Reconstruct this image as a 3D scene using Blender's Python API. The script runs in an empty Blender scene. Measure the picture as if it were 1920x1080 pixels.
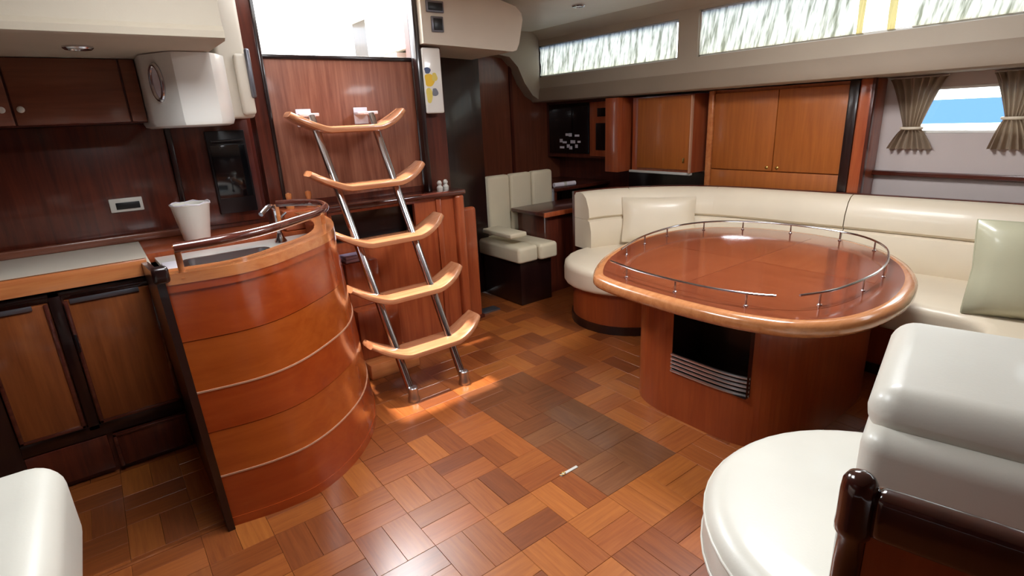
import bpy, bmesh, math, random
from mathutils import Vector, Matrix, noise
random.seed(7)
C = bpy.context.scene.collection
SC = bpy.context.scene

# ------------------------------------------------------------------ camera
CAM = Vector((0, 0, 1.5))
R = ((0.79218644, -0.21834114, 0.56988401),
     (-0.60852497, -0.21185684, 0.76473135),
     (-0.04623849, -0.95259846, -0.30069615))      # world axes in image right / image down / view terms
cd = bpy.data.cameras.new('camera')
cd.sensor_fit = 'HORIZONTAL'; cd.sensor_width = 36.0; cd.lens = 1017.92 / 1920 * 36.0
cd.clip_start = 0.02; cd.clip_end = 500
cam = bpy.data.objects.new('camera', cd); C.objects.link(cam)
m = Matrix.Identity(4)
for i in range(3):
    m[i][0] = R[i][0]; m[i][1] = -R[i][1]; m[i][2] = -R[i][2]; m[i][3] = CAM[i]
cam.matrix_world = m
SC.camera = cam
def project(P):
    d = Vector(P) - CAM
    c = [sum(R[i][k] * d[i] for i in range(3)) for k in range(3)]
    if c[2] < 0.05: return None
    return 960 + 1017.92 * c[0] / c[2], 540 + 1017.92 * c[1] / c[2]

# ------------------------------------------------------------------ world, sun, large lights, exposure
w = bpy.data.worlds.new('world'); SC.world = w; w.use_nodes = True
nt = w.node_tree; bg = nt.nodes['Background']
bg.inputs[0].default_value = (0.92, 0.96, 1.0, 1); bg.inputs[1].default_value = 4.2
def light(name, kind, energy, loc, rot=None, color=(1, 1, 1), **kw):
    ld = bpy.data.lights.new(name, kind); ld.energy = energy; ld.color = color
    for k, v in kw.items(): setattr(ld, k, v)
    o = bpy.data.objects.new(name, ld); o.location = loc
    if rot: o.rotation_euler = rot
    C.objects.link(o); return o
def aim(o, target):
    o.rotation_euler = (Vector(target) - o.location).to_track_quat('-Z', 'Y').to_euler()
sun = light('sun', 'SUN', 8.0, (1.6, 6, 8), color=(1, 0.93, 0.8), angle=0.03)
sd = Vector((0.092, -0.20, -0.975)); sun.rotation_euler = sd.to_track_quat('-Z', 'Y').to_euler()
# fill lamps under two added, unseen deck hatches; sky light at the companionway
light('hatch_fill', 'AREA', 21, (0.45, 1.65, 2.297), (0, 0, 0), (0.97, 0.98, 1.0), shape='RECTANGLE', size=0.74, size_y=0.74)
light('saloon_hatch_fill', 'AREA', 30, (2.55, 1.35, 2.297), (0, 0, 0), (0.97, 0.98, 1.0), shape='RECTANGLE', size=0.54, size_y=0.54)
l = light('companionway_daylight', 'AREA', 90, (1.35, 4.3, 2.75), None, (0.95, 0.98, 1.0), shape='RECTANGLE', size=1.0, size_y=0.8)
aim(l, (1.3, 2.6, 0.6))
vs = SC.view_settings
vs.view_transform = 'Standard'; vs.look = 'None'; vs.gamma = 1.0; vs.use_curve_mapping = False
vs.exposure = 0.42
try: SC.cycles.use_denoising = True
except Exception: pass

# ------------------------------------------------------------------ materials
def lin(c):
    return tuple((x / 255 / 12.92) if x / 255 <= 0.04045 else ((x / 255 + 0.055) / 1.055) ** 2.4 for x in c) + (1,)
def setin(b, **kw):
    for k, v in kw.items():
        if k in b.inputs: b.inputs[k].default_value = v
def plain(name, c, rough=0.5, metal=0.0, coat=0.0, bump=0.0, bscale=120, **kw):
    mt = bpy.data.materials.new(name); mt.use_nodes = True; n = mt.node_tree; b = n.nodes['Principled BSDF']
    setin(b, **{'Base Color': lin(c), 'Roughness': rough, 'Metallic': metal, 'Coat Weight': coat, 'Coat Roughness': 0.08})
    for k, v in kw.items(): setin(b, **{k: v})
    tc = n.nodes.new('ShaderNodeTexCoord'); nz = n.nodes.new('ShaderNodeTexNoise'); nz.inputs['Scale'].default_value = 3.0
    nz.inputs['Detail'].default_value = 3
    n.links.new(tc.outputs['Object'], nz.inputs['Vector'])
    mx = n.nodes.new('ShaderNodeMix'); mx.data_type = 'RGBA'
    mx.inputs['A'].default_value = lin(tuple(v * 0.94 for v in c)); mx.inputs['B'].default_value = lin(tuple(min(255, v * 1.03) for v in c))
    n.links.new(nz.outputs['Fac'], mx.inputs['Factor']); n.links.new(mx.outputs['Result'], b.inputs['Base Color'])
    if bump:
        n2 = n.nodes.new('ShaderNodeTexNoise'); n2.inputs['Scale'].default_value = bscale
        n.links.new(tc.outputs['Object'], n2.inputs['Vector'])
        bp = n.nodes.new('ShaderNodeBump'); bp.inputs['Strength'].default_value = bump; bp.inputs['Distance'].default_value = 0.004
        n.links.new(n2.outputs['Fac'], bp.inputs['Height']); n.links.new(bp.outputs['Normal'], b.inputs['Normal'])
    return mt
def wood(name, c1, c2, axis='Z', rough=0.28, coat=0.5, scale=1.0, vary=0.0, crough=0.1):
    mt = bpy.data.materials.new(name); mt.use_nodes = True; n = mt.node_tree; b = n.nodes['Principled BSDF']
    setin(b, **{'Roughness': rough, 'Coat Weight': coat, 'Coat Roughness': crough, 'Specular IOR Level': 0.45})
    tc = n.nodes.new('ShaderNodeTexCoord'); mp = n.nodes.new('ShaderNodeMapping')
    s = {'X': (0.9, 14, 14), 'Y': (14, 0.9, 14), 'Z': (14, 14, 0.9)}[axis]
    mp.inputs['Scale'].default_value = tuple(v * scale for v in s)
    oi = n.nodes.new('ShaderNodeObjectInfo')
    ml = n.nodes.new('ShaderNodeVectorMath'); ml.operation = 'SCALE'; ml.inputs['Scale'].default_value = 31.0
    cmb = n.nodes.new('ShaderNodeCombineXYZ')
    for k in range(3): n.links.new(oi.outputs['Random'], cmb.inputs[k])
    n.links.new(cmb.outputs[0], ml.inputs[0])
    ad = n.nodes.new('ShaderNodeVectorMath'); ad.operation = 'ADD'
    n.links.new(tc.outputs['Object'], ad.inputs[0]); n.links.new(ml.outputs[0], ad.inputs[1])
    n.links.new(ad.outputs[0], mp.inputs['Vector'])
    nz = n.nodes.new('ShaderNodeTexNoise'); nz.inputs['Scale'].default_value = 2.4; nz.inputs['Detail'].default_value = 6; nz.inputs['Roughness'].default_value = 0.62
    nz.inputs['Distortion'].default_value = 0.5
    n.links.new(mp.outputs[0], nz.inputs['Vector'])
    rp = n.nodes.new('ShaderNodeValToRGB'); rp.color_ramp.elements[0].position = 0.32; rp.color_ramp.elements[1].position = 0.7
    rp.color_ramp.elements[0].color = lin(c1); rp.color_ramp.elements[1].color = lin(c2)
    n.links.new(nz.outputs['Fac'], rp.inputs['Fac'])
    out = rp.outputs['Color']
    if vary:
        hs = n.nodes.new('ShaderNodeHueSaturation')
        mr = n.nodes.new('ShaderNodeMapRange'); mr.inputs['To Min'].default_value = 1 - vary; mr.inputs['To Max'].default_value = 1 + vary
        n.links.new(oi.outputs['Random'], mr.inputs['Value']); n.links.new(mr.outputs[0], hs.inputs['Value'])
        n.links.new(out, hs.inputs['Color']); out = hs.outputs['Color']
    n.links.new(out, b.inputs['Base Color'])
    return mt

M = {}
M['gelcoat'] = plain('gelcoat', (214, 205, 190), 0.42, bump=0.03)
M['gelcoat_white'] = plain('gelcoat_white', (232, 230, 224), 0.25, coat=0.4)
M['fascia'] = plain('fascia', (178, 166, 148), 0.6, bump=0.06)
M['liner'] = plain('liner', (152, 136, 118), 0.7, bump=0.12)
M['leather'] = plain('leather', (228, 214, 190), 0.42, coat=0.12, bump=0.08, bscale=160)
M['leather_white'] = plain('leather_white', (206, 203, 192), 0.4, coat=0.15, bump=0.06, bscale=160)
M['leather_olive'] = plain('leather_olive', (184, 181, 154), 0.35, coat=0.2, bump=0.06)
M['slat_vinyl'] = plain('slat_vinyl', (214, 203, 176), 0.55)
M['seam'] = plain('seam', (150, 138, 118), 0.7)
M['chrome'] = plain('chrome', (205, 205, 210), 0.16, metal=1.0)
M['steel'] = plain('steel', (190, 192, 195), 0.28, metal=1.0)
M['brass'] = plain('brass', (196, 160, 92), 0.25, metal=1.0)
M['black'] = plain('black', (14, 14, 18), 0.35)
M['screen'] = plain('screen', (6, 8, 12), 0.12, coat=0.5)
M['dark_glass'] = plain('dark_glass', (10, 16, 20), 0.1, coat=0.6)
M['plate'] = plain('plate', (200, 196, 188), 0.4)
M['pot'] = plain('pot', (228, 224, 214), 0.5)
M['inlay'] = plain('inlay', (200, 150, 120), 0.35, coat=0.3)
M['cord_dark'] = plain('cord_dark', (38, 22, 18), 0.5)
M['yellow'] = plain('yellow', (236, 192, 30), 0.45)
M['yellow_pale'] = plain('yellow_pale', (222, 202, 96), 0.5)
M['bluegrey'] = plain('bluegrey', (70, 84, 120), 0.5)
M['white_item'] = plain('white_item', (232, 226, 235), 0.5)
M['lilac'] = plain('lilac', (176, 164, 196), 0.7)
M['grey_metal'] = plain('grey_metal', (120, 120, 128), 0.35, metal=0.8)
M['hull_panel'] = plain('hull_panel', (200, 188, 184), 0.75, bump=0.1)
M['wood_dark_x'] = wood('wood_dark_x', (58, 22, 16), (92, 40, 26), 'X')
M['wood_dark_y'] = wood('wood_dark_y', (58, 22, 16), (92, 40, 26), 'Y')
M['wood_dark'] = wood('wood_dark', (64, 25, 17), (98, 43, 28), 'Z')
M['wood_black'] = wood('wood_black', (22, 10, 10), (38, 18, 16), 'Z')
M['wood_cab'] = wood('wood_cab', (120, 62, 30), (150, 84, 42), 'Z', rough=0.3)
M['wood_wall'] = wood('wood_wall', (104, 54, 36), (126, 68, 46), 'Z', rough=0.35)
M['wood_locker'] = wood('wood_locker', (106, 58, 40), (126, 72, 50), 'X', rough=0.35)
M['wood_panel'] = wood('wood_panel', (118, 64, 46), (158, 100, 76), 'Z', rough=0.42, coat=0.12)
M['wood_teak'] = wood('wood_teak', (158, 84, 28), (178, 100, 38), 'Z', rough=0.48, coat=0.08)
M['wood_red'] = wood('wood_red', (150, 68, 38), (178, 92, 52), 'Z')
M['drum_a'] = wood('drum_a', (156, 60, 20), (172, 74, 27), 'X', rough=0.22, coat=0.8, scale=.6)
M['drum_b'] = wood('drum_b', (164, 74, 24), (182, 90, 31), 'X', rough=0.22, coat=0.8, scale=.6)
M['rim'] = wood('rim', (184, 106, 60), (208, 134, 80), 'X', rough=0.2, coat=0.8)
M['tread'] = wood('tread', (178, 114, 78), (200, 140, 102), 'X', rough=0.25, coat=0.6)
M['table'] = wood('table', (114, 55, 34), (136, 70, 44), 'Y', rough=0.16, coat=0.9)
M['table_x'] = wood('table_x', (122, 61, 38), (144, 77, 48), 'X', rough=0.16, coat=0.9)
M['table_edge'] = wood('table_edge', (176, 112, 68), (200, 136, 88), 'X', rough=0.2, coat=0.7)
M['pedestal'] = wood('pedestal', (136, 58, 26), (156, 74, 34), 'Z', rough=0.3)
M['post_dark'] = wood('post_dark', (40, 17, 14), (58, 26, 20), 'Z', rough=0.15, coat=0.9)
M['rail_wood'] = wood('rail_wood', (66, 28, 22), (96, 48, 38), 'X', rough=0.15, coat=0.9)
PL = []
for k, (a, bb) in enumerate([((134, 70, 30), (160, 92, 42)), ((152, 84, 36), (176, 104, 46)), ((122, 60, 26), (146, 80, 36)),
                             ((142, 74, 32), (166, 94, 44)), ((114, 58, 28), (136, 74, 36))]):
    PL.append(wood('plank_tone', a, bb, 'X', rough=0.34, coat=0.6, scale=2.2, vary=0.06, crough=0.22))
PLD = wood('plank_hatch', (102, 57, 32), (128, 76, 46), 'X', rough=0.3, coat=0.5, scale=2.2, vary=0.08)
PLG = wood('plank_grey', (108, 64, 38), (130, 84, 52), 'X', rough=0.38, coat=0.35, scale=2.2, vary=0.06)  # greyer, duller brown for some planks around the sole hatch

def fabric(name, c, trans=0.6):
    mt = bpy.data.materials.new(name); mt.use_nodes = True; n = mt.node_tree; b = n.nodes['Principled BSDF']
    setin(b, **{'Base Color': lin(c), 'Roughness': 0.9})
    t = n.nodes.new('ShaderNodeBsdfTranslucent'); t.inputs[0].default_value = lin(c)
    mx = n.nodes.new('ShaderNodeMixShader'); mx.inputs[0].default_value = trans
    n.links.new(b.outputs[0], mx.inputs[1]); n.links.new(t.outputs[0], mx.inputs[2])
    n.links.new(mx.outputs[0], n.nodes['Material Output'].inputs[0]); return mt
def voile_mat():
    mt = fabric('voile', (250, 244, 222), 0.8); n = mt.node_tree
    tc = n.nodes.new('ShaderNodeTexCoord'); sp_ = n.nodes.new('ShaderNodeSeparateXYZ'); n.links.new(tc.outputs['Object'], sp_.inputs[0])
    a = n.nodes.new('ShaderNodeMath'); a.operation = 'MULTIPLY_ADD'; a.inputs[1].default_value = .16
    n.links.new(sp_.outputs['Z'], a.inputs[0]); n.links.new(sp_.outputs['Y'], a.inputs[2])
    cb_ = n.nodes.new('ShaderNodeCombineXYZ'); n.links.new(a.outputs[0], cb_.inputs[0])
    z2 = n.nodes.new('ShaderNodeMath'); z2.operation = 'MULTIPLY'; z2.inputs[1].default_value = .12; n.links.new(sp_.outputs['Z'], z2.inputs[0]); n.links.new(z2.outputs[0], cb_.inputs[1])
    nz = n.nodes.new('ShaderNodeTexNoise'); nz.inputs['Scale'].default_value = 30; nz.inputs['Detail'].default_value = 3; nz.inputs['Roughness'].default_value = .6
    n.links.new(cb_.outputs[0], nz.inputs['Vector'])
    rp = n.nodes.new('ShaderNodeValToRGB'); e = rp.color_ramp.elements; e[0].position = .38; e[0].color = lin((150, 148, 126)); e[1].position = .54; e[1].color = lin((252, 246, 226))  # dark stripes: shading between the pleats, painted into the fabric colour
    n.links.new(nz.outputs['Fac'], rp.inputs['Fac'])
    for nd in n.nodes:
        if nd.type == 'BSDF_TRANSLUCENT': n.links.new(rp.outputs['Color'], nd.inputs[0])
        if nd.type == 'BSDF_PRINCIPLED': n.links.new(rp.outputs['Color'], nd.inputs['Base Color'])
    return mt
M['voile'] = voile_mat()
M['curtain'] = fabric('curtain', (178, 158, 136), 0.3)
def glass_mat():
    mt = bpy.data.materials.new('pane_glass'); mt.use_nodes = True; n = mt.node_tree
    n.nodes.remove(n.nodes['Principled BSDF'])
    g = n.nodes.new('ShaderNodeBsdfGlossy'); g.inputs['Roughness'].default_value = 0.03
    t = n.nodes.new('ShaderNodeBsdfTransparent'); t.inputs[0].default_value = (0.95, 0.98, 0.97, 1)
    f = n.nodes.new('ShaderNodeFresnel'); f.inputs[0].default_value = 1.35
    mx = n.nodes.new('ShaderNodeMixShader'); n.links.new(f.outputs[0], mx.inputs[0])
    n.links.new(t.outputs[0], mx.inputs[1]); n.links.new(g.outputs[0], mx.inputs[2])
    n.links.new(mx.outputs[0], n.nodes['Material Output'].inputs[0]); return mt
M['glass'] = glass_mat(); M['added_hatch_pane'] = fabric('added_hatch_pane', (225, 232, 235), 0.8)
def water_mat():
    mt = plain('sea_water', (58, 84, 132), 0.9, **{'Specular IOR Level': 0.0}); n = mt.node_tree; b = n.nodes['Principled BSDF']
    tc = n.nodes.new('ShaderNodeTexCoord'); nz = n.nodes.new('ShaderNodeTexNoise'); nz.inputs['Scale'].default_value = 0.7
    n.links.new(tc.outputs['Object'], nz.inputs['Vector'])
    bp = n.nodes.new('ShaderNodeBump'); bp.inputs['Strength'].default_value = 0.3
    n.links.new(nz.outputs['Fac'], bp.inputs['Height']); n.links.new(bp.outputs['Normal'], b.inputs['Normal']); return mt
M['sea'] = water_mat()

# ------------------------------------------------------------------ geometry helpers (world coordinates in, object local out)
class MB:
    def __init__(s): s.v = []; s.f = []
    def add(s, v, f):
        n = len(s.v); s.v += [tuple(p) for p in v]; s.f += [tuple(i + n for i in q) for q in f]; return s
    def box(s, x0, x1, y0, y1, z0, z1, bev=0.0, seg=2):
        x0, x1 = min(x0, x1), max(x0, x1); y0, y1 = min(y0, y1), max(y0, y1); z0, z1 = min(z0, z1), max(z0, z1)
        bm = bmesh.new(); bmesh.ops.create_cube(bm, size=1)
        for q in bm.verts: q.co = Vector(((x0 + x1) / 2 + q.co.x * (x1 - x0), (y0 + y1) / 2 + q.co.y * (y1 - y0), (z0 + z1) / 2 + q.co.z * (z1 - z0)))
        if bev > 0:
            bev = min(bev, 0.49 * min(x1 - x0, y1 - y0, z1 - z0))
            bmesh.ops.bevel(bm, geom=bm.edges[:], offset=bev, segments=seg, affect='EDGES', profile=0.5)
        bm.verts.index_update(); s.add([q.co[:] for q in bm.verts], [[q.index for q in f.verts] for f in bm.faces]); bm.free(); return s
    def xf(s, mat):
        s.v = [tuple(mat @ Vector(p)) for p in s.v]; return s
    def tube(s, path, r, n=10, closed=False, cap=True):
        P = [Vector(p) for p in path]; N = len(P); rings = []
        rr = r if isinstance(r, (list, tuple)) else [r] * N
        prev = None
        for i in range(N):
            a = P[(i - 1) % N] if (closed or i > 0) else P[i]; b = P[(i + 1) % N] if (closed or i < N - 1) else P[i]
            t = (b - a).normalized()
            u = Vector((0, 0, 1)) if abs(t.z) < 0.9 else Vector((0, 1, 0))
            if prev is not None: u = prev
            e1 = (u - t * u.dot(t)).normalized(); e2 = t.cross(e1); prev = e1
            rings.append([P[i] + (e1 * math.cos(2 * math.pi * k / n) + e2 * math.sin(2 * math.pi * k / n)) * rr[i] for k in range(n)])
        return s.loft(rings, ring_closed=True, path_closed=closed, cap=cap and not closed)
    def loft(s, rings, ring_closed=True, path_closed=False, cap=True):
        n = len(rings[0]); v = [p for r in rings for p in r]; f = []
        m_ = len(rings)
        for i in range(m_ if path_closed else m_ - 1):
            for k in range(n if ring_closed else n - 1):
                a = i * n + k; b = i * n + (k + 1) % n; c = ((i + 1) % m_) * n + (k + 1) % n; d = ((i + 1) % m_) * n + k
                f.append((a, b, c, d))
        if cap and ring_closed: f.append(tuple(range(n))[::-1]); f.append(tuple((m_ - 1) * n + k for k in range(n)))
        return s.add(v, f)
    def prism(s, outline, z0, z1):
        return s.loft([[(x, y, z0) for x, y in outline], [(x, y, z1) for x, y in outline]])
    def pad(s, outline, z0, z1, r, rb=None, puff=0.0, seg=5):
        """upholstered slab: rounded top and bottom edges over a plan outline"""
        rb = r * 0.6 if rb is None else rb; rings = []
        for k in range(seg + 1):
            a = math.pi / 2 * k / seg; rings.append((rb * (1 - math.sin(a)), z0 + rb * (1 - math.cos(a))))
        for k in range(seg + 1):
            a = math.pi / 2 * k / seg; rings.append((r * (1 - math.cos(a)), z1 - r * (1 - math.sin(a))))
        RR = [[(x, y, z) for x, y in inset(outline, o)] for o, z in rings]
        if puff:
            for o, z in ((r + 0.05, z1 + puff * .5), (r + 0.13, z1 + puff)): RR.append([(x, y, z) for x, y in inset(outline, o)])
        return s.loft(RR)
    def sweep(s, path, prof, closed=False):
        """profile (offset to the left of travel, z) along a plan path"""
        N = len(path); rings = []
        for i in range(N):
            a = Vector(path[(i - 1) % N] if (closed or i > 0) else path[i]); b = Vector(path[(i + 1) % N] if (closed or i < N - 1) else path[i])
            t = (b - a).normalized(); nn = Vector((-t.y, t.x)); p = Vector(path[i])
            rings.append([(p.x + nn.x * o, p.y + nn.y * o, z) for o, z in prof])
        return s.loft(rings, path_closed=closed)
    def lathe(s, prof, c, n=24):
        return s.loft([[(c[0] + r * math.cos(2 * math.pi * k / n), c[1] + r * math.sin(2 * math.pi * k / n), c[2] + z) for k in range(n)] for r, z in prof])
    def quad(s, a, b, c, d): return s.add([a, b, c, d], [(0, 1, 2, 3)])
def inset(outline, d):
    N = len(outline); out = []
    A = sum(outline[i][0] * outline[(i + 1) % N][1] - outline[(i + 1) % N][0] * outline[i][1] for i in range(N))
    sg = 1 if A > 0 else -1
    for i in range(N):
        a = Vector(outline[i - 1]); b = Vector(outline[(i + 1) % N]); p = Vector(outline[i])
        t1 = (p - a); t2 = (b - p)
        if t1.length < 1e-6 or t2.length < 1e-6: out.append(tuple(p)); continue
        t1.normalize(); t2.normalize(); n1 = Vector((-t1.y, t1.x)); n2 = Vector((-t2.y, t2.x)); nn = n1 + n2
        if nn.length < 1e-6: nn = n1
        nn.normalize(); k = max(0.5, nn.dot(n1))
        q = p + nn * (sg * d / k); out.append((q.x, q.y))
    return out
def spline(pts, n=6, closed=True):
    out = []; N = len(pts)
    rng = range(N) if closed else range(N - 1)
    D = len(pts[0])
    for i in rng:
        g = (lambda k: pts[k % N]) if closed else (lambda k: pts[max(0, min(N - 1, k))])
        p0, p1, p2, p3 = g(i - 1), g(i), g(i + 1), g(i + 2)
        for k in range(n):
            t = k / n
            out.append(tuple(0.5 * (2 * p1[d] + (p2[d] - p0[d]) * t + (2 * p0[d] - 5 * p1[d] + 4 * p2[d] - p3[d]) * t * t + (3 * p1[d] - p0[d] - 3 * p2[d] + p3[d]) * t ** 3) for d in range(D)))
    if not closed: out.append(tuple(pts[-1]))
    return out
def arc(cx, cy, r, a0, a1, n=10):
    return [(cx + r * math.cos(math.radians(a0 + (a1 - a0) * k / n)), cy + r * math.sin(math.radians(a0 + (a1 - a0) * k / n))) for k in range(n + 1)]
def rrect(x0, x1, y0, y1, r, n=5):
    return arc(x1 - r, y0 + r, r, -90, 0, n) + arc(x1 - r, y1 - r, r, 0, 90, n) + arc(x0 + r, y1 - r, r, 90, 180, n) + arc(x0 + r, y0 + r, r, 180, 270, n)
def worldloc(o):
    L = Vector((0, 0, 0))
    while o is not None: L += o.location; o = o.parent
    return L
def ob(name, mb, mat, parent=None, smooth=35, origin=None):
    if isinstance(mat, str): mat = M[mat]
    if parent is not None: org = worldloc(parent)
    elif origin is not None: org = Vector(origin)
    else:
        xs, ys, zs = zip(*mb.v); org = Vector(((min(xs) + max(xs)) / 2, (min(ys) + max(ys)) / 2, min(zs)))
    me = bpy.data.meshes.new(name); me.from_pydata([tuple(Vector(p) - org) for p in mb.v], [], mb.f); me.update()
    bm = bmesh.new(); bm.from_mesh(me); bmesh.ops.recalc_face_normals(bm, faces=bm.faces)
    for f in bm.faces: f.smooth = True
    lim = math.radians(smooth)
    for e in bm.edges:
        if len(e.link_faces) == 2 and e.calc_face_angle(0) > lim: e.smooth = False
    bm.to_mesh(me); bm.free()
    me.materials.append(mat)
    o = bpy.data.objects.new(name, me); C.objects.link(o)
    if parent is not None: o.parent = parent
    else: o.location = org
    return o
def tag(o, label=None, cat=None, group=None, kind=None):
    if label: o['label'] = label
    if cat: o['category'] = cat
    if group: o['group'] = group
    if kind: o['kind'] = kind
    return o
def thing(name, label, cat, loc, group=None):
    o = bpy.data.objects.new(name, None); o.empty_display_size = 0.1; o.location = loc; C.objects.link(o)
    return tag(o, label, cat, group)
def struct(name, mb, mat, parent=None, smooth=35):
    o = ob(name, mb, mat, parent, smooth)
    if parent is None: o['kind'] = 'structure'
    return o
def copy_tree(root, loc, label=None):
    r = root.copy(); C.objects.link(r); r.location = loc
    if label: r['label'] = label
    for ch in list(root.children):
        c = ch.copy(); C.objects.link(c); c.parent = r
        for g in ch.children:
            d = g.copy(); C.objects.link(d); d.parent = c
    return r

# ================================================================== SETTING
XL, XR, YF, YB, ZC = -1.8, 4.3, -1.5, 3.62, 2.3
# floor bed, then the basket-weave planks
fl = ob('floor', MB().box(XL, 4.4, YF, 4.9, -0.06, -0.011), 'cord_dark'); fl['kind'] = 'structure'
P = 0.2265; FX, FY = 0.94, 1.508
def plank_mesh(name, mat):
    mb = MB(); L, W = P / 2 - 0.0004, P / 4 - 0.0004; b = 0.0009
    v = [(-L, -W, -.011), (L, -W, -.011), (L, W, -.011), (-L, W, -.011), (-L, -W, -b), (L, -W, -b), (L, W, -b), (-L, W, -b),
         (-L + b, -W + b, 0), (L - b, -W + b, 0), (L - b, W - b, 0), (-L + b, W - b, 0)]
    f = []
    for k in range(4):
        j = (k + 1) % 4; f += [(k, j, 4 + j, 4 + k), (4 + k, 4 + j, 8 + j, 8 + k)]
    f.append((8, 9, 10, 11)); mb.add(v, f)
    me = bpy.data.meshes.new(name); me.from_pydata(mb.v, [], mb.f); me.materials.append(mat); me.update(); return me
meshes = [plank_mesh('plank', t) for t in PL]; mesh_d = plank_mesh('plank_dark', PLD); mesh_g = plank_mesh('plank_grey', PLG)
def hidden(x, y):
    if 0.2 < x < 0.95 and y > 2.3: return True
    if x > 2.0 and y > 3.5: return True
    if 2.2 < x < 3.1 and 1.05 < y < 1.8: return True
    if x > 2.75 and y > 2.25: return True
    if 0.16 < x and y > 3.3 and x < 2.2: return True
    if math.hypot(x - 1.44, y - 0.31) < 0.42 or (x > 1.0 and y < 0.2): return True
    if y > 2.9 and x < 0.2: return True
    if x > 3.1: return True
    return False
fgo = worldloc(fl); near, far = [], []
i0, i1, j0, j1 = int((XL - FX) / P) - 1, int((4.4 - FX) / P), int((YF - FY) / P) - 1, int((4.9 - FY) / P)
for i in range(i0, i1 + 1):
    for j in range(j0, j1 + 1):
        horiz = (i + j) % 2 != 0
        for s in (-1, 1):
            cx, cy = FX + (i + .5) * P, FY + (j + .5) * P
            if horiz: cy += s * P / 4
            else: cx += s * P / 4
            if not (XL + .1 < cx < 4.3 and YF + .1 < cy < 4.8): continue
            q = project((cx, cy, 0)); vis = q and -60 < q[0] < 1980 and -60 < q[1] < 1140 and not hidden(cx, cy)
            (near if vis else far).append((cx, cy, horiz, i, j))
near.sort(key=lambda t: (t[0] ** 2 + t[1] ** 2)); far += near[298:]; near = near[:298]
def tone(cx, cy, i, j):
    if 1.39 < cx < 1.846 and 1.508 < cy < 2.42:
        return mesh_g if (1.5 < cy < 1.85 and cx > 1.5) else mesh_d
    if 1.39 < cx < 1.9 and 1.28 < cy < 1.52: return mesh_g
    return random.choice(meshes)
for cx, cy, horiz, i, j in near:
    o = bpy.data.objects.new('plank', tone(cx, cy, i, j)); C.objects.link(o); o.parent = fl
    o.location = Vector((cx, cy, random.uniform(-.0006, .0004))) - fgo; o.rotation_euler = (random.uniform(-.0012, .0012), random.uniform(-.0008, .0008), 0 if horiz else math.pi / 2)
mb = MB(); L, W = P / 2 - .001, P / 4 - .001
for cx, cy, horiz, i, j in far:
    a, b = (L, W) if horiz else (W, L); mb.box(cx - a, cx + a, cy - b, cy + b, -.011, 0)
o = ob('plank_field', mb, PL[2], fl); o['kind'] = 'stuff'
# pale inlay strip where the galley sole starts
struct('trim_1', MB().box(-1.5, .13, 2.15, 2.17, -.005, .003, .001), 'wood_cab')
# flush lifting latch in the sole
t = thing('floor_latch', 'small pale flush lifting latch set in the wooden sole in front of the table', 'latch', (1.385, 1.505, 0.0))
ob('latch_plate', MB().box(1.335, 1.435, 1.498, 1.512, 0.0, .004, .001), 'plate', t)
ob('latch_ring', MB().tube([(1.35 + .012 * math.cos(k * .785), 1.505 + .007 * math.sin(k * .785), .006) for k in range(8)], .002, 6, closed=True), 'brass', t)

# walls
def wall_with_holes(u0, u1, z0, z1, holes, fn, d0, d1):
    """grid wall in plane coordinates (u, z) with rectangular holes; fn(u, z, d) -> world point"""
    us = sorted({u0, u1} | {h[0] for h in holes} | {h[1] for h in holes}); zs = sorted({z0, z1} | {h[2] for h in holes} | {h[3] for h in holes})
    mb = MB()
    for a, b in zip(us, us[1:]):
        for c, d in zip(zs, zs[1:]):
            if any(h[0] <= (a + b) / 2 <= h[1] and h[2] <= (c + d) / 2 <= h[3] for h in holes): continue
            mb.loft([[fn(a, c, k), fn(b, c, k), fn(b, d, k), fn(a, d, k)] for k in (d0, d1)])
    return mb
fx = lambda u, z, d: (d, u, z)      # plane facing X
fy = lambda u, z, d: (u, d, z)      # plane facing Y
fz = lambda u, z, d: (u, z, d)      # horizontal
struct('wall_left', MB().box(XL - .05, XL, YF, 4.9, 0, ZC), 'wood_dark')
struct('wall_front', MB().box(XL, 4.4, YF - .05, YF, 0, ZC), 'wood_wall')
# galley back wall (splashback) and companionway bulkhead
struct('wall_back', MB().box(XL, .86, 3.62, 3.68, 0, ZC), 'wood_dark')
wb = struct('wall_companionway', wall_with_holes(.80, 2.06, 0, ZC, [(.88, 1.84, 1.07, ZC)], fy, 3.45, 3.52), 'wood_dark')
struct('wall_aft', MB().box(2.3, 4.4, 4.72, 4.78, 0, ZC), 'wood_wall')
struct('trim_2', MB().box(3.60, 3.63, 4.70, 4.722, 0, 2.0), 'wood_dark')
struct('wall_passage', MB().box(2.02, 2.06, 3.52, 4.78, 0, ZC), 'wood_black')
# hull side with the window opening
struct('wall_right', wall_with_holes(YF, 4.72, 0, 1.66, [(.70, 1.36, 1.275, 1.555)], fx, 4.3, 4.36), 'hull_panel')
struct('trim_3', MB().box(4.255, 4.3, YF, 1.53, 1.005, 1.035, .006), 'wood_dark_y')
# deckhead with companionway opening and two added, unseen hatches for fill light
struct('ceiling', wall_with_holes(XL, 3.86, YF, 4.9, [(.80, 1.43, 2.84, 3.47), (.80, 1.86, 3.47, 4.9), (.05, .85, 1.25, 2.05), (2.25, 2.85, 1.05, 1.65)], fz, ZC, ZC + .05), 'gelcoat')
for x0, x1, y0, y1 in ((.05, .85, 1.25, 2.05), (2.25, 2.85, 1.05, 1.65)):
    struct('added_hatch_pane', MB().box(x0, x1, y0, y1, ZC + .01, ZC + .03, .004), 'added_hatch_pane')  # unseen panes, added to keep direct sun off table and floor
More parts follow.
